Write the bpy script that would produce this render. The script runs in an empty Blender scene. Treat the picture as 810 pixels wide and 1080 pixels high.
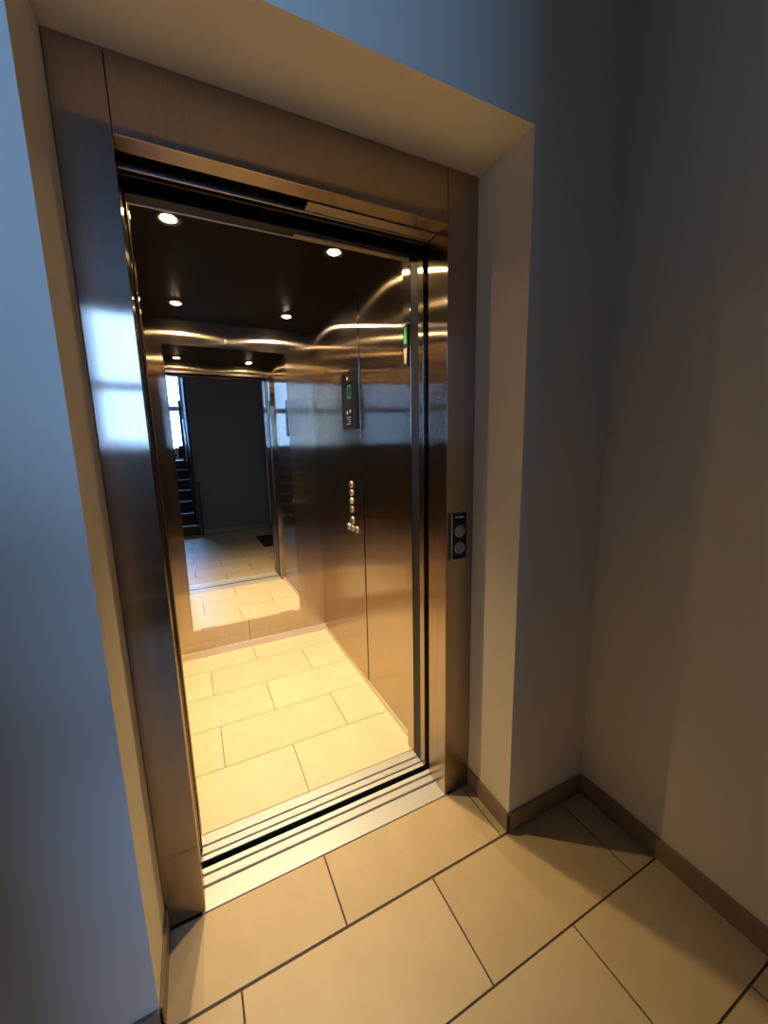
import bpy, bmesh, math, random
from mathutils import Vector, Matrix
random.seed(4)
S = bpy.context.scene
COL = S.collection

# ------------------------------------------------------------------ helpers
def nm():
    return bmesh.new()

def box(bm, x0, x1, y0, y1, z0, z1, bev=0.0, mi=0):
    b = bmesh.new()
    vs = [b.verts.new((x, y, z)) for x in (x0, x1) for y in (y0, y1) for z in (z0, z1)]
    for f in ((0, 1, 3, 2), (4, 6, 7, 5), (0, 4, 5, 1), (2, 3, 7, 6), (0, 2, 6, 4), (1, 5, 7, 3)):
        b.faces.new([vs[i] for i in f])
    bmesh.ops.recalc_face_normals(b, faces=b.faces)
    if bev > 0:
        bmesh.ops.bevel(b, geom=list(b.edges), offset=bev, segments=2, profile=0.5, affect='EDGES')
    join(bm, b, mi)
    return bm

def join(bm, b, mi=0, M=None):
    mp = {}
    for v in b.verts:
        mp[v] = bm.verts.new(M @ v.co if M else v.co)
    for f in b.faces:
        try:
            g = bm.faces.new([mp[v] for v in f.verts])
            g.material_index = mi
            g.smooth = f.smooth
        except ValueError:
            pass
    b.free()

def lathe(bm, prof, n=32, M=None, mi=0, smooth=True):
    """revolve (r, h) profile about local Z"""
    b = bmesh.new()
    rings = []
    for r, h in prof:
        if r < 1e-6:
            rings.append([b.verts.new((0, 0, h))])
        else:
            rings.append([b.verts.new((r * math.cos(2 * math.pi * k / n), r * math.sin(2 * math.pi * k / n), h)) for k in range(n)])
    for a, c in zip(rings[:-1], rings[1:]):
        for k in range(n):
            p = [a[k % len(a)], a[(k + 1) % len(a)], c[(k + 1) % len(c)], c[k % len(c)]]
            q = []
            for v in p:
                if v not in q:
                    q.append(v)
            if len(q) > 2:
                f = b.faces.new(q)
                f.smooth = smooth
    bmesh.ops.recalc_face_normals(b, faces=b.faces)
    join(bm, b, mi, M)
    return bm

def tube(bm, pts, r, n=12, mi=0):
    for a, c in zip(pts[:-1], pts[1:]):
        a = Vector(a); c = Vector(c)
        d = c - a
        M = Matrix.Translation(a) @ d.to_track_quat('Z', 'Y').to_matrix().to_4x4()
        lathe(bm, [(0, 0), (r, 0), (r, d.length), (0, d.length)], n, M, mi, True)
    return bm

def prism(bm, poly, M, depth, mi=0):
    """poly: 2D outline, extruded along local z by depth"""
    b = bmesh.new()
    lo = [b.verts.new((x, y, 0)) for x, y in poly]
    hi = [b.verts.new((x, y, depth)) for x, y in poly]
    b.faces.new(lo[::-1]); b.faces.new(hi)
    for k in range(len(poly)):
        j = (k + 1) % len(poly)
        b.faces.new((lo[k], lo[j], hi[j], hi[k]))
    bmesh.ops.recalc_face_normals(b, faces=b.faces)
    join(bm, b, mi, M)
    return bm

def obj(name, bm, mats, parent=None, loc=(0, 0, 0)):
    me = bpy.data.meshes.new(name)
    bm.to_mesh(me); bm.free()
    for m in (mats if isinstance(mats, (list, tuple)) else [mats]):
        me.materials.append(m)
    o = bpy.data.objects.new(name, me)
    COL.objects.link(o)
    o.location = loc
    if parent is not None:
        o.parent = parent
    return o

def tag(o, label, cat, group=None):
    o['label'] = label; o['category'] = cat
    if group:
        o['group'] = group
    return o

def thing(name, label, cat, loc=(0, 0, 0), group=None, rz=0):
    o = bpy.data.objects.new(name, None)
    o.empty_display_size = 0.1
    COL.objects.link(o)
    o.location = loc; o.rotation_euler = (0, 0, rz)
    return tag(o, label, cat, group)

def struct(name, bm, mats, parent=None):
    o = obj(name, bm, mats, parent)
    if parent is None:
        o['kind'] = 'structure'
    return o

# ------------------------------------------------------------------ materials
def srgb(r, g, b):
    f = lambda c: (c / 255 / 12.92) if c / 255 <= 0.04045 else ((c / 255 + 0.055) / 1.055) ** 2.4
    return (f(r), f(g), f(b), 1)

def base(name):
    m = bpy.data.materials.new(name); m.use_nodes = True
    return m, m.node_tree, m.node_tree.nodes['Principled BSDF']

def plain(name, col, rough=0.5, metal=0.0, spec=0.5, emit=None, es=0):
    m, nt, p = base(name)
    p.inputs['Base Color'].default_value = col if len(col) == 4 else (*col, 1)
    p.inputs['Roughness'].default_value = rough
    p.inputs['Metallic'].default_value = metal
    p.inputs['Specular IOR Level'].default_value = spec
    if emit:
        p.inputs['Emission Color'].default_value = (*emit, 1)
        p.inputs['Emission Strength'].default_value = es
    return m

def brushed(name, col, small=0.007, big=0.2, haze=0.2):
    """brushed stainless steel with upright grain: reflections spread sideways, stay sharp vertically"""
    m = bpy.data.materials.new(name); m.use_nodes = True
    nt = m.node_tree; N = nt.nodes; L = nt.links
    N.remove(N['Principled BSDF'])
    tc = N.new('ShaderNodeTexCoord')
    mp = N.new('ShaderNodeMapping'); mp.inputs['Scale'].default_value = (160, 160, 1.5)
    L.new(tc.outputs['Object'], mp.inputs[0])
    nz = N.new('ShaderNodeTexNoise'); nz.inputs['Scale'].default_value = 2.0; nz.inputs['Detail'].default_value = 3
    L.new(mp.outputs[0], nz.inputs['Vector'])
    mr = N.new('ShaderNodeMapRange')
    mr.inputs[1].default_value = 0.3; mr.inputs[2].default_value = 0.7
    mr.inputs[3].default_value = 0.92; mr.inputs[4].default_value = 1.05
    L.new(nz.outputs['Fac'], mr.inputs[0])
    mx = N.new('ShaderNodeMix'); mx.data_type = 'RGBA'; mx.blend_type = 'MULTIPLY'
    mx.inputs[0].default_value = 1
    mx.inputs[6].default_value = (*col, 1)
    L.new(mr.outputs[0], mx.inputs[7])
    rho = math.sqrt(small * big)
    g1 = N.new('ShaderNodeBsdfAnisotropic'); g1.distribution = 'GGX'
    g1.inputs['Roughness'].default_value = math.sqrt(rho)
    g1.inputs['Anisotropy'].default_value = -(1 - rho / big)
    g2 = N.new('ShaderNodeBsdfAnisotropic'); g2.distribution = 'GGX'
    g2.inputs['Roughness'].default_value = 0.42
    g = N.new('ShaderNodeNewGeometry')
    vm = N.new('ShaderNodeVectorMath'); vm.operation = 'CROSS_PRODUCT'
    vm.inputs[1].default_value = (0, 0, 1)
    L.new(g.outputs['True Normal'], vm.inputs[0])
    ad = N.new('ShaderNodeVectorMath'); ad.operation = 'ADD'; ad.inputs[1].default_value = (1e-4, 1e-4, 0)
    L.new(vm.outputs[0], ad.inputs[0])
    L.new(ad.outputs[0], g1.inputs['Tangent'])
    for q in (g1, g2):
        L.new(mx.outputs[2], q.inputs['Color'])
    ms = N.new('ShaderNodeMixShader'); ms.inputs[0].default_value = haze
    L.new(g1.outputs[0], ms.inputs[1]); L.new(g2.outputs[0], ms.inputs[2])
    L.new(ms.outputs[0], N['Material Output'].inputs[0])
    return m

def plaster(name, col):
    m, nt, p = base(name)
    N = nt.nodes; L = nt.links
    p.inputs['Roughness'].default_value = 0.9
    p.inputs['Specular IOR Level'].default_value = 0.15
    p.inputs['Base Color'].default_value = (*col, 1)
    tc = N.new('ShaderNodeTexCoord')
    nz = N.new('ShaderNodeTexNoise'); nz.inputs['Scale'].default_value = 260; nz.inputs['Detail'].default_value = 4
    L.new(tc.outputs['Object'], nz.inputs['Vector'])
    bp = N.new('ShaderNodeBump'); bp.inputs['Strength'].default_value = 0.12; bp.inputs['Distance'].default_value = 0.002
    L.new(nz.outputs['Fac'], bp.inputs['Height'])
    L.new(bp.outputs[0], p.inputs['Normal'])
    return m

def tile_mat(name, c1, c2, rough=0.42):
    m, nt, p = base(name)
    N = nt.nodes; L = nt.links
    tc = N.new('ShaderNodeTexCoord')
    nz = N.new('ShaderNodeTexNoise'); nz.inputs['Scale'].default_value = 7; nz.inputs['Detail'].default_value = 8; nz.inputs['Roughness'].default_value = 0.65
    L.new(tc.outputs['Object'], nz.inputs['Vector'])
    g = N.new('ShaderNodeNewGeometry')
    mth = N.new('ShaderNodeMath'); mth.operation = 'MULTIPLY_ADD'
    mth.inputs[1].default_value = 0.35; L.new(g.outputs['Random Per Island'], mth.inputs[0])
    L.new(nz.outputs['Fac'], mth.inputs[2])
    cr = N.new('ShaderNodeMapRange'); cr.inputs[1].default_value = 0.35; cr.inputs[2].default_value = 1.0
    L.new(mth.outputs[0], cr.inputs[0])
    mx = N.new('ShaderNodeMix'); mx.data_type = 'RGBA'
    mx.inputs[6].default_value = (*c1, 1); mx.inputs[7].default_value = (*c2, 1)
    L.new(cr.outputs[0], mx.inputs[0])
    L.new(mx.outputs[2], p.inputs['Base Color'])
    p.inputs['Roughness'].default_value = rough
    p.inputs['Specular IOR Level'].default_value = 0.35
    n2 = N.new('ShaderNodeTexNoise'); n2.inputs['Scale'].default_value = 90; n2.inputs['Detail'].default_value = 3
    L.new(tc.outputs['Object'], n2.inputs['Vector'])
    bp = N.new('ShaderNodeBump'); bp.inputs['Strength'].default_value = 0.08; bp.inputs['Distance'].default_value = 0.002
    L.new(n2.outputs['Fac'], bp.inputs['Height']); L.new(bp.outputs[0], p.inputs['Normal'])
    return m

def pane_mat(name):
    m = bpy.data.materials.new(name); m.use_nodes = True
    nt = m.node_tree; N = nt.nodes; L = nt.links
    N.remove(N['Principled BSDF'])
    t = N.new('ShaderNodeBsdfTransparent'); t.inputs[0].default_value = (0.93, 0.96, 0.97, 1)
    gl = N.new('ShaderNodeBsdfGlossy'); gl.inputs['Roughness'].default_value = 0.02
    fr = N.new('ShaderNodeFresnel'); fr.inputs[0].default_value = 1.45
    mx = N.new('ShaderNodeMixShader')
    L.new(fr.outputs[0], mx.inputs[0]); L.new(t.outputs[0], mx.inputs[1]); L.new(gl.outputs[0], mx.inputs[2])
    L.new(mx.outputs[0], N['Material Output'].inputs[0])
    return m

STEEL = (0.53, 0.435, 0.335)
M_CAR = brushed('brushed_steel_car', STEEL, 0.005, 0.11, 0.04)
M_JAMB = brushed('brushed_steel_frame', (0.42, 0.34, 0.265), 0.006, 0.13, 0.08)
M_DARKSTEEL = plain('dark_steel', (0.05, 0.045, 0.04), 0.4, 0.9)
M_TRACK = plain('track_steel', (0.45, 0.40, 0.34), 0.4, 1.0)
M_SHAFT = plain('shaft_black', (0.012, 0.011, 0.010), 0.8)
M_CEIL = plain('black_gloss_ceiling', (0.010, 0.008, 0.007), 0.45, 0.0, 0.06)
M_MIRROR = plain('mirror_silver', (0.86, 0.88, 0.87), 0.0, 1.0)
M_ALU = plain('ribbed_aluminium', (0.74, 0.73, 0.71), 0.38, 0.4)
M_GAP = plain('groove_dark', (0.03, 0.026, 0.02), 0.7)
M_WALL = plaster('white_plaster', (0.84, 0.765, 0.62))
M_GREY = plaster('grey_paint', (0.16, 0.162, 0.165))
M_TILE = tile_mat('beige_porcelain_tile', (0.47, 0.36, 0.21), (0.58, 0.46, 0.29))
M_CTILE = tile_mat('cream_car_tile', (0.66, 0.56, 0.37), (0.76, 0.67, 0.47))
M_GROUT = plain('dark_grout', (0.09, 0.07, 0.05), 0.9)
M_CGROUT = plain('olive_grout', (0.20, 0.19, 0.10), 0.9)
M_BASE = tile_mat('skirting_tile_shaded', (0.26, 0.19, 0.12), (0.33, 0.25, 0.16), 0.5)  # floor tile's beige darkened, its shade put into the colour
M_BLACK = plain('black_plastic', (0.010, 0.010, 0.011), 0.5, 0, 0.2)
M_BTN = plain('dull_button_steel', (0.30, 0.25, 0.19), 0.5, 0.6)
M_BTNFACE = plain('dark_button_face', (0.10, 0.085, 0.07), 0.4, 0.5)
M_RUBBER = plain('black_rubber', (0.02, 0.02, 0.022), 0.75)
M_STEEL = plain('satin_steel', (0.62, 0.58, 0.52), 0.3, 1.0)
M_SKIRT = plain('satin_skirting', (0.72, 0.62, 0.5), 0.45, 0.4)
M_WHITE = plain('white_print', (0.75, 0.73, 0.7), 0.6)
M_LENS = plain('lamp_lens', (0.9, 0.85, 0.75), 0.4, emit=(1.0, 0.70, 0.36), es=260)
M_LENS2 = plain('lamp_lens_paler', (0.9, 0.87, 0.84), 0.4, emit=(1.0, 0.78, 0.60), es=260)
M_GREEN = plain('green_led', (0.02, 0.2, 0.03), 0.4, emit=(0.10, 0.85, 0.16), es=0.4)
M_GREENDIM = plain('green_digit', (0.02, 0.12, 0.03), 0.4, emit=(0.10, 0.7, 0.2), es=0.2)
M_AMBER = plain('amber_led', (0.3, 0.12, 0.02), 0.4, emit=(1.0, 0.35, 0.08), es=0.8)
M_PALE = plain('pale_arrow', (0.62, 0.52, 0.44), 0.4)
M_STAIR = tile_mat('stair_stone', (0.05, 0.048, 0.045), (0.08, 0.076, 0.07), 0.6)
M_NOSE = plain('pale_nosing', (0.78, 0.76, 0.72), 0.4)
M_RAIL = plain('black_railing', (0.02, 0.022, 0.025), 0.4, 0.3)
M_WFRAME = plain('pale_window_frame', (0.75, 0.77, 0.78), 0.4)
M_PANE = pane_mat('window_glass')
M_MAT = plain('charcoal_mat', (0.015, 0.015, 0.016), 0.95)

# ------------------------------------------------------------------ dimensions (metres); landing frame face at y = 0
W = 0.45                 # half door width
XJL, XJR = -0.556, 0.571  # outer edges of the steel frame = recess sides
H, HT = 2.12, 2.283      # door height, top of frame
YF = -0.234              # lobby wall face
XR = 0.962               # right lobby wall
XL = -1.42               # left lobby wall
YB = -2.68               # wall opposite
CEIL = 3.45
YW = -5.5                # stair window wall
CXL, CXR = -0.62, 0.482  # lift car sides
CY0, CY1 = 0.275, 1.68
CZ = 2.205

# ------------------------------------------------------------------ setting: lobby
def tiles(bm, x0, x1, rows, xoff, zt, g=0.0025, L=0.605, mi=0):
    for k, (ya, yb) in enumerate(rows):
        x = xoff[k % len(xoff)]
        while x > x0:
            x -= L
        while x < x1:
            a, b = max(x, x0), min(x + L, x1)
            if b - a > 0.02:
                box(bm, a + g, b - g, ya + g, yb - g, zt - 0.012, zt, 0.0012, mi)
            x += L

b = nm()
rows = [(-0.2366, -0.002), (-0.539, -0.2366 - 0.003), (-0.842, -0.539), (-1.144, -0.842), (-1.446, -1.144), (-1.748, -1.446), (-2.05, -1.748), (-2.352, -2.05), (-2.654, -2.352)]
tiles(b, XL, XR, rows, (-0.068, 0.234), 0.0)
box(b, XL - 0.1, XR + 0.1, YB - 0.3, -0.001, -0.12, -0.0035, 0, 1)
struct('floor', b, [M_TILE, M_GROUT])

b = nm()
box(b, XL - 0.1, XJL, YF, 0.0, -0.12, CEIL)
box(b, XJR, XR + 0.1, YF, 0.14, -0.12, CEIL)
box(b, XJL, XJR, YF, 0.02, HT, CEIL)
struct('wall_front', b, M_WALL)
b = nm(); box(b, XR, XR + 0.1, YB - 0.2, YF, -0.12, CEIL); struct('wall_right', b, M_WALL)
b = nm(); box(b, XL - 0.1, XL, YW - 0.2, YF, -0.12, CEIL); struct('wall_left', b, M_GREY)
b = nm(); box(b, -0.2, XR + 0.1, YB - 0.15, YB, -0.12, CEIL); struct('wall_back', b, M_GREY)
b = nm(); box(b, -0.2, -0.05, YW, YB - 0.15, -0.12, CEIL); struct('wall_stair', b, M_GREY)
WX0, WX1, WZ0, WZ1 = -1.36, -0.205, 1.40, 3.32
b = nm()
box(b, XL - 0.1, WX0, YW - 0.2, YW, -0.12, CEIL); box(b, WX1, -0.05, YW - 0.2, YW, -0.12, CEIL)
box(b, WX0, WX1, YW - 0.2, YW, -0.12, WZ0); box(b, WX0, WX1, YW - 0.2, YW, WZ1, CEIL)
struct('wall_window', b, M_WALL)
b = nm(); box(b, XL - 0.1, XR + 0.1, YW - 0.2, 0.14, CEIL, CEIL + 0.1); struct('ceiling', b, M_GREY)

# window with frame, transom and two panes
w = bpy.data.objects.new('window_1', None); COL.objects.link(w); w['kind'] = 'structure'; w.location = (WX0, YW - 0.1, WZ0)
def rel(o, p):
    o.parent = p
    o.matrix_parent_inverse = Matrix.Translation(p.location).inverted()
    return o
b = nm()
for a in ((WX0, WX0 + 0.05, WZ0, WZ1), (WX1 - 0.05, WX1, WZ0, WZ1), (WX0, WX1, WZ0, WZ0 + 0.05), (WX0, WX1, WZ1 - 0.05, WZ1), (WX0, WX1, 2.25, 2.36)):
    box(b, a[0], a[1], YW - 0.13, YW - 0.07, a[2], a[3], 0.004)
rel(obj('window_frame', b, M_WFRAME), w)
for z0, z1 in ((WZ0 + 0.045, 2.255), (2.355, WZ1 - 0.045)):
    b = nm(); box(b, WX0 + 0.045, WX1 - 0.045, YW - 0.104, YW - 0.098, z0, z1); rel(obj('pane', b, M_PANE), w)
b = nm(); box(b, WX0 - 0.02, WX1, YW - 0.07, YW + 0.04, WZ0 - 0.03, WZ0, 0.006); rel(obj('window_sill', b, M_NOSE), w)

# stairs up to the half landing
b = nm()
for k in range(7):
    y0 = YB + 0.03 - 0.29 * k
    box(b, XL, -0.2, (y0 - 0.29) if k < 6 else YW, y0, -0.12, 0.172 * (k + 1) - 0.03)
    box(b, XL, -0.2, (y0 - 0.29) if k < 6 else YW, y0 + 0.02, 0.172 * (k + 1) - 0.03, 0.172 * (k + 1) - 0.004, 0.003)
    box(b, XL, -0.2, y0 - 0.035, y0 + 0.022, 0.172 * (k + 1) - 0.01, 0.172 * (k + 1), 0.002, 1)
o = obj('stair_flight', b, [M_STAIR, M_NOSE]); o['kind'] = 'structure'

# skirting of the lobby
SK = 0.08
b = nm(); box(b, XJR - 0.008, XJR, YF - 0.009, -0.003, 0, SK, 0.0015); box(b, XJR - 0.008, XR - 0.009, YF - 0.009, YF, 0, SK, 0.0015)
struct('baseboard_front', b, M_BASE)
b = nm(); box(b, XR - 0.01, XR, YB, YF - 0.0095, 0, SK, 0.0015); struct('baseboard_right', b, M_BASE)
b = nm(); box(b, XJL, XJL + 0.008, YF - 0.009, -0.003, 0, SK, 0.0015); box(b, XL, XJL + 0.008, YF - 0.009, YF, 0, SK, 0.0015)
struct('baseboard_left', b, M_BASE)
b = nm(); box(b, -0.2, XR - 0.01, YB, YB + 0.01, 0, SK, 0.0015); struct('baseboard_back', b, M_BASE)

# lift shaft around the car: unseen black box, added to keep sky light from leaking in
b = nm()
box(b, -1.5, 1.2, 2.0, 2.1, -0.5, CEIL); box(b, -1.5, -1.4, 0.0, 2.0, -0.5, CEIL); box(b, 1.1, 1.2, 0.14, 2.0, -0.5, CEIL)
box(b, -1.5, 1.2, 0.02, 2.1, CEIL, CEIL + 0.1); box(b, -1.5, 1.2, 0.0, 2.1, -0.6, -0.5)
box(b, -1.5, 1.2, -0.1, -0.002, -0.6, -0.12)
struct('wall_shaft', b, M_SHAFT)

# ------------------------------------------------------------------ landing door frame
fr = thing('door_frame', 'brushed steel surround of the lift opening set in the white recess', 'door frame', (0, 0, 0))
b = nm(); box(b, XJL + 0.001, -W, 0, 0.055, 0.004, HT - 0.001, 0.0015); obj('jamb', b, M_JAMB, fr)
b = nm(); box(b, W, XJR - 0.001, 0, 0.0575, 0.004, HT - 0.001, 0.0008)
obj('jamb', b, M_JAMB, fr)
b = nm(); box(b, -W + 0.001, W - 0.001, 0, 0.058, H, HT - 0.001, 0.0015); obj('lintel', b, M_JAMB, fr)

# call panel on the right jamb
cp = thing('call_panel', 'small black call panel with two round steel buttons on the right jamb', 'call panel', (0.502, 0, 1.09))
b = nm(); box(b, -0.031, 0.033, -0.009, 0, -0.086, 0.086, 0.002); obj('faceplate', b, M_BLACK, cp)
b = nm(); box(b, -0.0365, -0.0315, -0.011, 0, -0.088, 0.088, 0.001); box(b, -0.031, 0.033, -0.010, 0, -0.089, -0.0865, 0.0006)
obj('edge_trim', b, M_STEEL, cp)
RY = Matrix.Rotation(math.radians(90), 4, 'X')      # local z -> -y
for z in (0.019, -0.044):
    b = nm(); lathe(b, [(0, 0.006), (0.016, 0.006), (0.0175, 0.004), (0.018, 0)], 32, Matrix.Translation((0.001, -0.009, z)) @ RY)
    pb = obj('button', b, M_BTN, cp)
    b = nm(); lathe(b, [(0.0185, 0), (0.0185, 0.004), (0.0215, 0.004), (0.0225, 0)], 32, Matrix.Translation((0.001, -0.009, z)) @ RY)
    obj('button_ring', b, M_STEEL, pb)
b = nm()
for x, h in ((-0.018, 0.006), (-0.012, 0.005), (-0.006, 0.006), (0.0, 0.007), (0.006, 0.006), (0.012, 0.007)):
    box(b, x, x + 0.0035, -0.0096, -0.009, 0.072 - h / 2, 0.072 + h / 2)
obj('inscription', b, M_WHITE, cp)

# ------------------------------------------------------------------ header gear above the opening
hd = thing('landing_door_header', 'dark sliding door track behind the steel lintel', 'door track', (0, 0.1, H))
b = nm(); box(b, -1.0, W, -0.04, 0.05, 0.10, 0.14, 0); box(b, -1.0, W, 0.04, 0.05, 0.0, 0.10, 0)
obj('track_housing', b, M_SHAFT, hd)
b = nm(); box(b, -W - 0.2, W, 0.016, 0.022, -0.002, 0.012, 0.001); obj('track_rail', b, M_TRACK, hd)
b = nm(); box(b, 0.012, W, -0.032, 0.012, 0.0, 0.006, 0.001); obj('cover_plate', b, M_TRACK, hd)
ch = thing('car_door_header', 'thin edged header over the lift car doorway', 'door track', (0, 0.25, H))
b = nm(); box(b, CXL, W, -0.02, 0.025, 0.0, 0.12, 0.001); box(b, -0.9, W, -0.09, -0.02, 0.06, 0.12); obj('header_box', b, M_DARKSTEEL, ch)
b = nm(); box(b, CXL, CXR - 0.03, 0.024, 0.029, -0.003, 0.1, 0.001); obj('edge_strip', b, M_TRACK, ch)
b = nm(); box(b, 0.014, CXR - 0.03, -0.004, 0.022, -0.006, 0.0, 0.001); obj('cover_plate', b, M_TRACK, ch)
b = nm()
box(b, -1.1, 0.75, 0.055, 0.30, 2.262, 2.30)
struct('light_closer', b, M_SHAFT)  # unseen black closer added over the door gap to stop light

# retracted door panels (slid away to the left)
ld = thing('sliding_door', 'steel sliding landing door pushed open behind the left jamb', 'door', (-W, 0.1, 0))
for y, xe in ((-0.036, 0.0), (0.008, -0.004)):
    b = nm(); box(b, -0.47 + xe, -0.002 + xe, y, y + 0.026, 0.008, H - 0.01, 0.002); obj('door_panel', b, M_JAMB, ld)
cd = thing('sliding_door', 'steel sliding car door pushed open beside the car sill', 'door', (-W, 0.2, 0))
for y, xe in ((-0.018, -0.002), (0.020, -0.006)):
    b = nm(); box(b, -0.47 + xe, -0.002 + xe, y, y + 0.024, 0.008, H - 0.01, 0.002); obj('door_panel', b, M_JAMB, cd)
    b = nm(); box(b, -0.003 + xe, 0.001 + xe, y + 0.004, y + 0.02, 0.02, H - 0.04, 0.001); obj('edge_seal', b, M_BLACK, cd)

# right closing post and light curtain of the car
lc = thing('closing_post', 'narrow steel closing post with black light curtain strip right of the opening', 'post', (W, 0.2, 0))
b = nm(); box(b, 0.0004, 0.115, -0.142, -0.107, 0.004, H - 0.004, 0.0006); box(b, 0.0015, 0.115, -0.1055, -0.08, 0.004, H - 0.004, 0.001); box(b, 0.002, 0.03, -0.042, -0.009, 0.004, H - 0.004, 0.001); obj('post', b, M_JAMB, lc)
b = nm(); box(b, 0.004, 0.03, -0.006, 0.05, 0.004, H - 0.004, 0.001); obj('light_curtain', b, M_BLACK, lc)
b = nm(); box(b, 0.05, 0.06, -0.08, 0.06, -0.05, H + 0.1); struct('gap_backdrop', b, M_SHAFT).location = (W, 0.2, 0)  # dark backdrop added to blacken the open gap beside the doors

# ------------------------------------------------------------------ sills
def sill(name, label, y0, y1, grooves, ribs):
    t = thing(name, label, 'door sill', (0, (y0 + y1) / 2, 0))
    ym = (y0 + y1) / 2
    edges = [y0] + [e for g in grooves for e in g] + [y1]
    b = nm()
    for a, c in zip(edges[0::2], edges[1::2]):
        box(b, -W - 0.01, W + 0.012, a - ym, c - ym, -0.03, 0.001, 0.0008)
        n = int((c - a) / 0.008)
        if ribs and n > 2:
            for k in range(n):
                yy = a + (k + 0.5) * (c - a) / n
                box(b, -W - 0.005, W + 0.008, yy - 0.0024 - ym, yy + 0.0024 - ym, 0.001, 0.0026, 0.0007)
    obj('tread_plate', b, M_ALU, t)
    b = nm()
    box(b, -W - 0.01, W + 0.012, y0 + 0.001 - ym, y1 - 0.001 - ym, -0.034, -0.022)
    e = y1 if y0 < 0.1 else y0
    box(b, -W - 0.01, W + 0.012, e - 0.0015 - ym, e + 0.0015 - ym, -0.034, -0.0008)  # dark strip on the gap side, painting in the gap's shade
    obj('groove_bed_gap_shade', b, M_GAP, t)
    return t
sill('landing_sill', 'ribbed pale aluminium threshold in front of the gap at the floor tiles', -0.001, 0.142, ((0.072, 0.083), (0.112, 0.123)), True)
sill('car_sill', 'pale aluminium threshold behind the gap at the car floor', 0.17, 0.272, ((0.187, 0.196), (0.222, 0.231)), True)

# ------------------------------------------------------------------ lift car
car = thing('elevator_car', 'brushed steel lift car interior with cream tiled floor and black ceiling', 'elevator', (-0.07, 0.97, 0))
cx, cyc = -0.07, 0.97
def part(name, b, m, parent=car):
    o = obj(name, b, m)
    rel(o, car)
    if parent is not car:
        o.parent = parent
        o.matrix_parent_inverse = car.matrix_parent_inverse.copy()
    return o
# floor
b = nm()
crow = [(CY0, 0.575), (0.575, 0.871), (0.871, 1.165), (1.165, 1.457), (1.457, CY1)]
tiles(b, CXL, CXR, crow, (-0.042, 0.246, -0.068, 0.228, -0.078), 0.0, 0.0018, 0.595)
box(b, CXL, CXR, 0.27, CY1, -0.06, -0.003, 0, 1)
part('car_floor', b, [M_CTILE, M_CGROUT])
# ceiling
b = nm(); box(b, CXL, CXR, 0.282, CY1, CZ, CZ + 0.03); part('ceiling_panel', b, M_CEIL)
# rear wall: two panels either side of the middle joint
for x0, x1 in ((CXL, -0.0885), (-0.0865, CXR)):
    b = nm(); box(b, x0, x1, CY1, CY1 + 0.02, 0.0, CZ, 0.0012); part('rear_panel', b, M_CAR)
# right side: front panel and operating panel, a step between them
b = nm(); box(b, CXR, CXR + 0.02, 0.31, 0.832, 0.0, CZ, 0.0012); part('side_panel', b, M_CAR)
b = nm(); box(b, CXR - 0.004, CXR + 0.02, 0.838, CY1, 0.0, CZ, 0.0012); part('side_panel', b, M_CAR)
for y0, y1 in ((0.31, 0.76), (0.763, 1.22), (1.223, CY1)):
    b = nm(); box(b, CXL - 0.02, CXL, y0, y1, 0.0, CZ, 0.0012); part('side_panel', b, M_CAR)
b = nm(); box(b, CXR + 0.018, CXR + 0.03, 0.25, CY1 + 0.02, -0.02, CZ); box(b, CXL - 0.03, CXL - 0.018, 0.25, CY1 + 0.02, -0.02, CZ)
box(b, CXL - 0.03, CXR + 0.03, CY1 + 0.018, CY1 + 0.03, -0.02, CZ)
part('outer_shell', b, M_DARKSTEEL)
# front returns
b = nm(); box(b, W + 0.003, CXR + 0.02, 0.254, 0.31, 0.0, CZ, 0.0012); part('front_return', b, M_CAR)
b = nm(); box(b, CXL - 0.02, -W - 0.003, 0.281, 0.31, 0.0, CZ, 0.0012); part('front_return', b, M_CAR)
b = nm(); box(b, -W - 0.003, W + 0.003, 0.281, 0.296, H + 0.02, CZ, 0.001); part('front_return', b, M_CAR)
# skirting
b = nm(); box(b, CXL, CXR, CY1 - 0.022, CY1, 0.0, 0.045, 0.002); part('skirting', b, M_SKIRT)
b = nm(); box(b, CXR - 0.008, CXR, 0.312, CY1 - 0.022, 0.0, 0.03, 0.001); part('skirting', b, M_SKIRT)
b = nm(); box(b, CXL, CXL + 0.008, 0.312, CY1 - 0.022, 0.0, 0.03, 0.001); part('skirting', b, M_SKIRT)

# mirror on the rear wall
mir = thing('wall_mirror', 'tall frameless mirror on the rear wall of the lift car', 'mirror', (-0.083, 1.661, 0.2), rz=0.013)
b = nm(); box(b, -0.367, 0.367, 0, 0.006, 0.005, 1.852, 0.001); obj('mirror_glass', b, M_MIRROR, mir)
for x in (-0.27, 0.27):
    b = nm(); box(b, x - 0.045, x + 0.045, -0.003, 0.008, 0.0, 0.012, 0.001); obj('mirror_clip', b, M_STEEL, mir)

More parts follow.
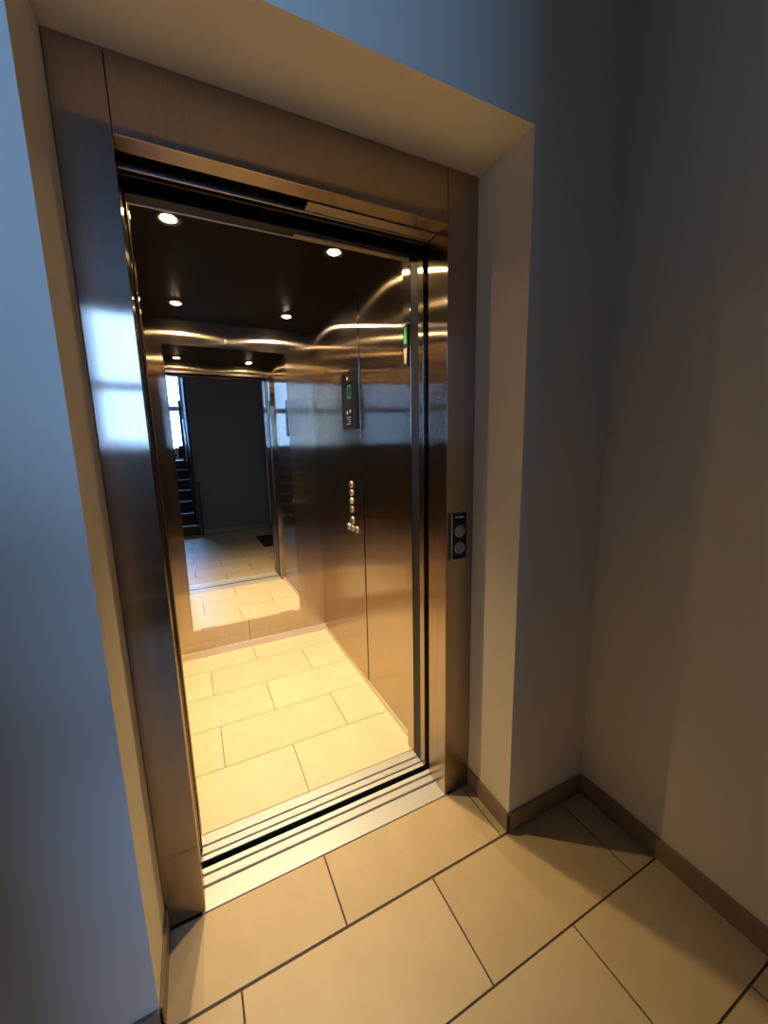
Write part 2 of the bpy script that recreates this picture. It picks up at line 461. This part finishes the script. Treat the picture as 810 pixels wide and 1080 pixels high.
# downlights
POW = 76
names = {(-1, 0): 'lit round ceiling spot nearest the doorway at the left side of the car', (1, 0): 'lit round ceiling spot nearest the doorway at the right side of the car',
         (-1, 1): 'lit round ceiling spot at the rear of the car on the left', (1, 1): 'lit round ceiling spot at the rear of the car on the right'}
ref = None
for (sx, sy), lab in names.items():
    x = -0.055 + sx * 0.297; y = 0.50 if sy == 0 else 1.374
    t = thing('downlight', lab, 'ceiling light', (x, y, CZ), 'downlights in the lift car ceiling')
    if ref is None:
        b = nm(); lathe(b, [(0.026, 0), (0.026, -0.004), (0.042, -0.004), (0.045, 0)], 40); bz = obj('bezel', b, M_DARKSTEEL, t)
        b = nm(); lathe(b, [(0, -0.008), (0.014, -0.007), (0.025, -0.001)], 32); ln = obj('lens', b, M_LENS, t)
        ref = (bz, ln)
    else:
        for q in ref:
            c = q.copy()
            if q is ref[1] and (sx, sy) == (1, 1):
                c.data = q.data.copy(); c.data.materials[0] = M_LENS2
            c.parent = t; COL.objects.link(c)
    l = bpy.data.lights.new('lamp', 'SPOT'); l.energy = POW; l.color = (1.0, 0.715, 0.335) if (sx, sy) != (1, 1) else (1.0, 0.76, 0.44); l.shadow_soft_size = 0.014
    l.spot_size = math.radians(98); l.spot_blend = 1.0
    lo = bpy.data.objects.new('lamp', l); COL.objects.link(lo); lo.parent = t; lo.location = (0, 0, -0.03)

# position display on the right wall
MX = Matrix.Rotation(math.radians(-90), 4, 'Y')     # local z -> -x
ds = thing('floor_display', 'narrow black floor display with green digit high on the right car wall', 'display', (CXR - 0.004, 0.975, 1.675))
b = nm(); box(b, -0.012, 0, -0.088, 0.088, -0.150, 0.150, 0.002); obj('housing', b, M_BLACK, ds)
b = nm(); box(b, -0.015, 0, -0.097, -0.0885, -0.152, 0.152, 0.001); box(b, -0.015, 0, 0.0885, 0.094, -0.152, 0.152, 0.001)
box(b, -0.015, 0, -0.0885, 0.0885, 0.1505, 0.157, 0.001); box(b, -0.015, 0, -0.0885, 0.0885, -0.157, -0.1505, 0.001)
obj('display_frame', b, M_DARKSTEEL, ds)
b = nm(); box(b, -0.0135, -0.0122, -0.085, 0.085, 0.094, 0.148, 0.0005); obj('header_strip', b, M_DARKSTEEL, ds)
b = nm(); lathe(b, [(0, 0.003), (0.009, 0.002), (0.010, 0)], 20, Matrix.Translation((-0.0135, 0.0, 0.118)) @ MX); obj('indicator_lamp', b, M_AMBER, ds)
b = nm()
zc, yc = 0.047, -0.02
for a in ((-0.022, 0.022, 0.028, 0.036), (-0.022, 0.022, -0.036, -0.028), (-0.024, -0.016, 0.003, 0.033), (-0.024, -0.016, -0.033, -0.003), (0.016, 0.024, 0.003, 0.033), (0.016, 0.024, -0.033, -0.003)):
    box(b, -0.0135, -0.0121, yc + a[0], yc + a[1], zc + a[2], zc + a[3])
obj('digit', b, M_GREENDIM, ds)
b = nm()
for (y, z, s) in ((0.018, -0.062, 1), (-0.026, -0.060, -1)):
    prism(b, [(-0.014, -0.009 * s), (0.014, -0.009 * s), (0, 0.010 * s)][::s], Matrix.Translation((-0.0121, y, z)) @ Matrix(((0, 0, -1, 0), (1, 0, 0, 0), (0, 1, 0, 0), (0, 0, 0, 1))), 0.001)
for k in range(4):
    box(b, -0.0128, -0.0121, -0.035 + 0.01 * (k % 2), 0.03 - 0.012 * (k % 3), -0.092 - 0.012 * k, -0.0895 - 0.012 * k)
obj('pictogram', b, M_WHITE, ds)

# car buttons
cb = thing('button_column', 'column of round steel floor buttons on the right car wall with one lit green', 'button panel', (CXR - 0.004, 1.0, 1.06))
bt = [(0, 0.141), (0, 0.093), (0, 0.045), (0, -0.006), (0, -0.074), (0.064, -0.122), (0.002, -0.122), (-0.066, -0.119)]
for k, (dy, dz) in enumerate(bt):
    r = 0.019 if k < 4 or k > 4 else 0.023
    T = Matrix.Translation((0, dy, dz)) @ MX
    b = nm(); lathe(b, [(0, 0.007), (r * 0.72, 0.007), (r * 0.78, 0.005), (r * 0.78, 0)], 28, T)
    pb = obj('button', b, M_GREEN if k == 2 else M_BTNFACE, cb)
    if k == 2:
        pb['label'] = 'button lit green'
    b = nm(); lathe(b, [(r * 0.82, 0), (r * 0.82, 0.008), (r, 0.007), (r * 1.08, 0)], 28, T)
    obj('button_ring', b, M_STEEL, pb)

# up/down arrows in the door post
ar = thing('direction_indicator', 'black up and down arrow indicator on the post right of the doorway', 'display', (W + 0.003, 0.281, 1.813))
b = nm(); box(b, -0.006, 0, -0.019, 0.019, -0.078, 0.078, 0.001); obj('housing', b, M_BLACK, ar)
AM = Matrix(((0, 0, -1, 0), (1, 0, 0, 0), (0, 1, 0, 0), (0, 0, 0, 1)))
b = nm(); prism(b, [(-0.012, -0.030), (0.012, -0.030), (0.004, 0.030), (-0.004, 0.030)], Matrix.Translation((-0.006, 0, 0.038)) @ AM, 0.0012); obj('up_arrow', b, M_GREEN, ar)['label'] = 'up arrow lit green'
b = nm(); prism(b, [(-0.013, 0.028), (-0.004, -0.030), (0.004, -0.030), (0.013, 0.028)], Matrix.Translation((-0.006, 0, -0.038)) @ AM, 0.0012); obj('down_arrow', b, M_PALE, ar)

# ------------------------------------------------------------------ lobby things seen in the mirror
rl = thing('stair_railing', 'black stair railing post at the foot of the stairs, seen in the mirror', 'railing', (-0.165, -2.6, 0))
b = nm(); box(b, -0.018, 0.018, -0.018, 0.018, 0, 0.90, 0.003); obj('newel_post', b, M_RAIL, rl)
b = nm(); tube(b, [(-0.085, -0.19, 0.17), (-0.085, -0.19, 1.07)], 0.014); obj('newel_post', b, M_RAIL, rl)
b = nm(); tube(b, [(-0.085, -0.12, 1.03), (-0.085, -1.75, 1.98)], 0.021); obj('handrail', b, M_RAIL, rl)
for k in range(5):
    y = -0.3 - 0.29 * k
    b = nm(); tube(b, [(-0.085, y, 0.172 * (k + 1)), (-0.085, y, 0.96 - (y) * 0.58)], 0.008); obj('baluster', b, M_RAIL, rl)
tp = nm(); box(tp, -0.02, 0.02, -0.02, 0.02, 0, CEIL, 0.003)
tag(obj('corner_post', tp, M_RAIL, None, (-0.222, -2.658, 0)), 'black post at the end of the grey lobby wall beside the stairs in the mirror', 'post')
tp = nm(); tube(tp, [(0, 0, 0), (0, 0, 1.15)], 0.022)
tag(obj('corner_post', tp, M_RAIL, None, (-0.295, -4.25, 1.2)), 'thin black upright post before the bright stair window in the mirror', 'post')
mt = thing('door_mat', 'charcoal door mat on the lobby tiles seen low in the mirror', 'mat', (0.76, -1.62, 0))
b = nm(); box(b, -0.18, 0.18, -0.38, 0.38, 0, 0.010, 0.004); obj('pile', b, M_MAT, mt)
b = nm()
for a in ((-0.19, -0.18, -0.39, 0.39), (0.18, 0.19, -0.39, 0.39), (-0.18, 0.18, -0.39, -0.38), (-0.18, 0.18, 0.38, 0.39)):
    box(b, *a, 0, 0.008, 0.002)
obj('rubber_edge', b, M_RUBBER, mt)

# ------------------------------------------------------------------ viewpoint
CAMPOS = (-0.3630, -1.1533, 1.4286)
yaw, pit, rol = (0.45389, -0.17033, -0.02133)
f = Vector((math.sin(yaw) * math.cos(pit), math.cos(yaw) * math.cos(pit), math.sin(pit)))
r = Vector((math.cos(yaw), -math.sin(yaw), 0)); u = r.cross(f)
r2 = math.cos(rol) * r + math.sin(rol) * u; u2 = -math.sin(rol) * r + math.cos(rol) * u
CAMRGT, CAMUP, CAMFWD = r2, u2, f

# ------------------------------------------------------------------ the photographer (dark reflection in the jamb, shadow on the left wall)
def skin(name, verts, edges, mat, parent, root=0, sub=2):
    me = bpy.data.meshes.new(name)
    me.from_pydata([v[0] for v in verts], edges, [])
    o = bpy.data.objects.new(name, me); COL.objects.link(o)
    sm = o.modifiers.new('skin', 'SKIN'); sm.use_smooth_shade = True; sm.branch_smoothing = 0.6
    sd = o.modifiers.new('sub', 'SUBSURF'); sd.levels = sub; sd.render_levels = sub
    lay = me.skin_vertices[0].data
    for k, v in enumerate(verts):
        r = v[1] if isinstance(v[1], tuple) else (v[1], v[1])
        lay[k].radius = r
        lay[k].use_root = (k == root)
    dg = bpy.context.evaluated_depsgraph_get()
    m2 = bpy.data.meshes.new_from_object(o.evaluated_get(dg), depsgraph=dg)
    bpy.data.objects.remove(o)
    m2.name = name; m2.materials.clear(); m2.materials.append(mat)
    q = bpy.data.objects.new(name, m2); COL.objects.link(q)
    if parent is not None:
        q.parent = parent
    return q

PX, PY, PR = -0.80, -1.64, -0.36
per = thing('person', 'person in dark clothes holding up a phone, a dark reflection left in the mirror', 'person', (PX, PY, 0), rz=PR)
PM = (Matrix.Translation((PX, PY, 0)) @ Matrix.Rotation(PR, 4, 'Z')).inverted()
PHC = Vector(CAMPOS) - CAMFWD * 0.012             # phone centre, just behind its own lens
loc = lambda v: PM @ v
wrist = loc(PHC - CAMRGT * 0.075 - CAMFWD * 0.055 - CAMUP * 0.055)
palm = loc(PHC - CAMRGT * 0.055 - CAMFWD * 0.032 - CAMUP * 0.02)
sh = Vector((0.185, -0.01, 1.43))
elb = (sh + wrist) / 2 + Vector((0.05, -0.03, -0.13))
M_SKIN = plain('skin', (0.45, 0.27, 0.19), 0.55)
M_COAT = plain('navy_jacket_cloth', (0.02, 0.022, 0.03), 0.85)
M_TROU = plain('dark_trouser_cloth', (0.018, 0.018, 0.02), 0.85)
M_SHOE = plain('black_leather', (0.015, 0.014, 0.013), 0.45)
M_HAIR = plain('dark_hair', (0.03, 0.02, 0.015), 0.6)
M_EYE = plain('eye', (0.06, 0.045, 0.04), 0.2)
V = [((0, 0, 0.93), (0.165, 0.12)), ((0, 0, 1.08), (0.152, 0.115)), ((0, 0.01, 1.25), (0.168, 0.125)), ((0, 0, 1.40), (0.13, 0.10)), ((0, 0, 1.485), 0.058),
     ((0, 0.015, 1.545), 0.060), ((0, 0.02, 1.60), (0.072, 0.082)), ((0, 0.012, 1.66), (0.076, 0.092)), ((0, 0.0, 1.72), (0.05, 0.062)),
     (tuple(sh), 0.062), (tuple(elb), 0.043), (tuple(wrist), 0.028),
     ((-0.185, -0.01, 1.43), 0.062), ((-0.24, -0.03, 1.14), 0.043), ((-0.25, 0.03, 0.90), 0.028),
     ((0.095, 0, 0.86), 0.085), ((0.10, 0.01, 0.49), 0.056), ((0.10, -0.02, 0.30), 0.055), ((0.105, -0.02, 0.09), 0.037), ((0.12, 0.10, 0.035), 0.033),
     ((-0.095, 0, 0.86), 0.085), ((-0.10, 0.01, 0.49), 0.056), ((-0.10, -0.02, 0.30), 0.055), ((-0.105, -0.02, 0.09), 0.037), ((-0.12, 0.10, 0.035), 0.033),
     (tuple(palm), (0.034, 0.02)), ((-0.25, 0.05, 0.83), (0.022, 0.036))]
Ed = [(0, 1), (1, 2), (2, 3), (3, 4), (4, 5), (5, 6), (6, 7), (7, 8), (3, 9), (9, 10), (10, 11), (3, 12), (12, 13), (13, 14),
      (0, 15), (15, 16), (16, 17), (17, 18), (18, 19), (0, 20), (20, 21), (21, 22), (22, 23), (23, 24), (11, 25), (14, 26)]
body = skin('body', V, Ed, M_SKIN, per)
cloth_base = body.data.copy()
chains = []
for k, L in enumerate((0.9, 1.0, 0.95, 0.75)):        # gripping fingers round the left edge of the phone
    up = 0.022 - 0.02 * k
    c = [PHC - CAMRGT * 0.05 - CAMFWD * 0.036 + CAMUP * (up * 0.7 - 0.012), PHC - CAMRGT * 0.052 - CAMFWD * 0.006 + CAMUP * up, PHC - CAMRGT * 0.047 + CAMFWD * 0.010 + CAMUP * up]
    chains.append([(tuple(loc(q)), r) for q, r in zip(c, (0.0095, 0.0085, 0.007))])
c = [PHC - CAMRGT * 0.055 - CAMFWD * 0.035 - CAMUP * 0.04, PHC - CAMRGT * 0.03 - CAMFWD * 0.022 - CAMUP * 0.015, PHC - CAMRGT * 0.012 - CAMFWD * 0.019 + CAMUP * 0.012]
chains.append([(tuple(loc(q)), r) for q, r in zip(c, (0.012, 0.010, 0.008))])
for k, L in enumerate((0.075, 0.085, 0.08, 0.062)):   # relaxed fingers of the hanging hand
    y = 0.082 - 0.021 * k
    chains.append([((-0.25, y, 0.80), 0.0095), ((-0.248, y + 0.002, 0.80 - L * 0.5), 0.0085), ((-0.236, y + 0.003, 0.80 - L), 0.007)])
chains.append([((-0.245, 0.075, 0.87), 0.012), ((-0.235, 0.108, 0.835), 0.010), ((-0.226, 0.115, 0.805), 0.008)])
bm = bmesh.new(); bm.from_mesh(body.data)
for ch_ in chains:
    t = skin('finger', ch_, [(0, 1), (1, 2)], M_SKIN, None, 0, 1)
    bm.from_mesh(t.data); bpy.data.objects.remove(t)
lathe(bm, [(0, 0), (0.012, 0.004), (0.009, 0.02), (0, 0.045)], 10, Matrix.Translation((0, 0.10, 1.585)) @ Matrix.Rotation(math.radians(-20), 4, 'X'))
for s_ in (-1, 1):
    lathe(bm, [(0, -0.028), (0.010, -0.02), (0.015, 0.008), (0.009, 0.026), (0, 0.03)], 10, Matrix.Translation((0.074 * s_, 0.01, 1.615)))
bm.to_mesh(body.data); bm.free()
for s_ in (-1, 1):
    b = nm(); lathe(b, [(0, -0.008), (0.008, -0.005), (0.011, 0), (0.008, 0.005), (0, 0.008)], 12, Matrix.Translation((0.03 * s_, 0.086, 1.64))); obj('eye', b, M_EYE, per)
b = nm(); tube(b, [(-0.022, 0.092, 1.548), (0, 0.097, 1.546), (0.022, 0.092, 1.548)], 0.005); obj('mouth', b, plain('lips', (0.35, 0.14, 0.11), 0.5), per)
def garment(name, keep, off, mat):
    """cloth that follows the body: the body's own surface there, moved outwards and given a hem"""
    g = bmesh.new(); g.from_mesh(cloth_base)
    g.normal_update()
    bmesh.ops.delete(g, geom=[f for f in g.faces if not keep(f.calc_center_median())], context='FACES')
    left = set(g.faces); best = []
    while left:
        st = [left.pop()]; isl = list(st)
        while st:
            for e in st.pop().edges:
                for q in e.link_faces:
                    if q in left:
                        left.remove(q); st.append(q); isl.append(q)
        best = isl if len(isl) > len(best) else best
    keepers = set(best)
    bmesh.ops.delete(g, geom=[f for f in g.faces if f not in keepers], context='FACES')
    g.normal_update()
    nrm = {v: v.normal.copy() for v in g.verts}
    for v in g.verts:
        v.co += nrm[v] * off
    r = {'geom': []} if name == 'hair' else bmesh.ops.extrude_edge_only(g, edges=[e for e in g.edges if e.is_boundary])
    for v in r['geom']:
        if isinstance(v, bmesh.types.BMVert):
            src = [e.other_vert(v) for e in v.link_edges if e.other_vert(v) in nrm]
            if src:
                v.co -= nrm[src[0]] * off
    bmesh.ops.delete(g, geom=[v for v in g.verts if not v.link_faces], context='VERTS')
    for f in g.faces:
        f.smooth = True
    return obj(name, g, mat, per)
arm = lambda p: p.x < -0.165 and p.z < 1.36 or p.x > 0.165 and (p.z < 1.36 or p.y > 0.1)
hand = lambda p: (p - wrist).length < 0.05 or (p - palm).length < 0.11 or (p.x < -0.165 and p.z < 0.91)
garment('jacket', lambda p: p.z < 1.50 and not hand(p) and (arm(p) or p.z > 0.90), 0.016, M_COAT)
garment('trousers', lambda p: p.z < 0.98 and p.z > 0.085 and not arm(p) and abs(p.x) < 0.2 and p.y < 0.07 + p.z, 0.010, M_TROU)
garment('hair', lambda p: p.z > 1.56 and p.z > 1.71 + 0.87 * (p.y - 0.08) and abs(p.x) < 0.12 and p.y < 0.16, 0.010, M_HAIR)
for s_ in (-1, 1):
    skin('shoe', [((0.105 * s_, -0.05, 0.05), 0.046), ((0.11 * s_, 0.03, 0.05), 0.048), ((0.12 * s_, 0.13, 0.04), (0.046, 0.036)), ((0.125 * s_, 0.18, 0.032), (0.034, 0.026))], [(0, 1), (1, 2), (2, 3)], M_SHOE, per)
ph = thing('phone', 'dark phone held upright at chest height, tiny in the mirror', 'phone', tuple(PHC))
ph.matrix_world = Matrix.Translation(PHC) @ Matrix((CAMRGT, CAMUP, -CAMFWD)).transposed().to_4x4()
b = nm(); box(b, -0.037, 0.037, -0.12, 0.04, -0.002, 0.006, 0.0018); obj('case', b, M_BLACK, ph)
b = nm(); box(b, -0.034, 0.034, -0.115, 0.035, 0.0062, 0.0068, 0.0002); obj('screen', b, plain('phone_screen', (0.02, 0.02, 0.025), 0.1), ph)
b = nm(); lathe(b, [(0.006, 0), (0.006, 0.002), (0.009, 0.0018), (0.0095, 0)], 20, Matrix.Translation((0.0, 0.0, -0.002)) @ Matrix.Rotation(math.pi, 4, 'X')); obj('lens_ring', b, M_STEEL, ph)

# ------------------------------------------------------------------ daylight
wd = bpy.data.worlds.new('sky'); S.world = wd; wd.use_nodes = True
bg = wd.node_tree.nodes['Background']
bg.inputs[0].default_value = (0.27, 0.51, 1.05, 1); bg.inputs[1].default_value = 26.0
pt = bpy.data.lights.new('window_portal', 'AREA'); pt.shape = 'RECTANGLE'; pt.size = WX1 - WX0; pt.size_y = WZ1 - WZ0
pt.cycles.is_portal = True
po = bpy.data.objects.new('window_portal', pt); COL.objects.link(po)
po.location = ((WX0 + WX1) / 2, YW - 0.16, (WZ0 + WZ1) / 2); po.rotation_euler = (math.radians(90), 0, 0)

# ------------------------------------------------------------------ camera
cam = bpy.data.cameras.new('camera'); co = bpy.data.objects.new('camera', cam); COL.objects.link(co)
co.matrix_world = Matrix.Translation(CAMPOS) @ Matrix((CAMRGT, CAMUP, -CAMFWD)).transposed().to_4x4()
cam.sensor_fit = 'HORIZONTAL'; cam.sensor_width = 36; cam.lens = 413.36 * 36 / 810
cam.clip_start = 0.02
S.camera = co

S.view_settings.view_transform = 'Standard'; S.view_settings.look = 'None'
S.view_settings.gamma = 1; S.view_settings.use_curve_mapping = False
S.view_settings.exposure = 0.2
S.cycles.use_denoising = True
S.cycles.max_bounces = 12; S.cycles.glossy_bounces = 8; S.cycles.diffuse_bounces = 5; S.cycles.transparent_max_bounces = 8
S.cycles.sample_clamp_indirect = 6.0
S.cycles.caustics_reflective = True
S.cycles.blur_glossy = 0.0
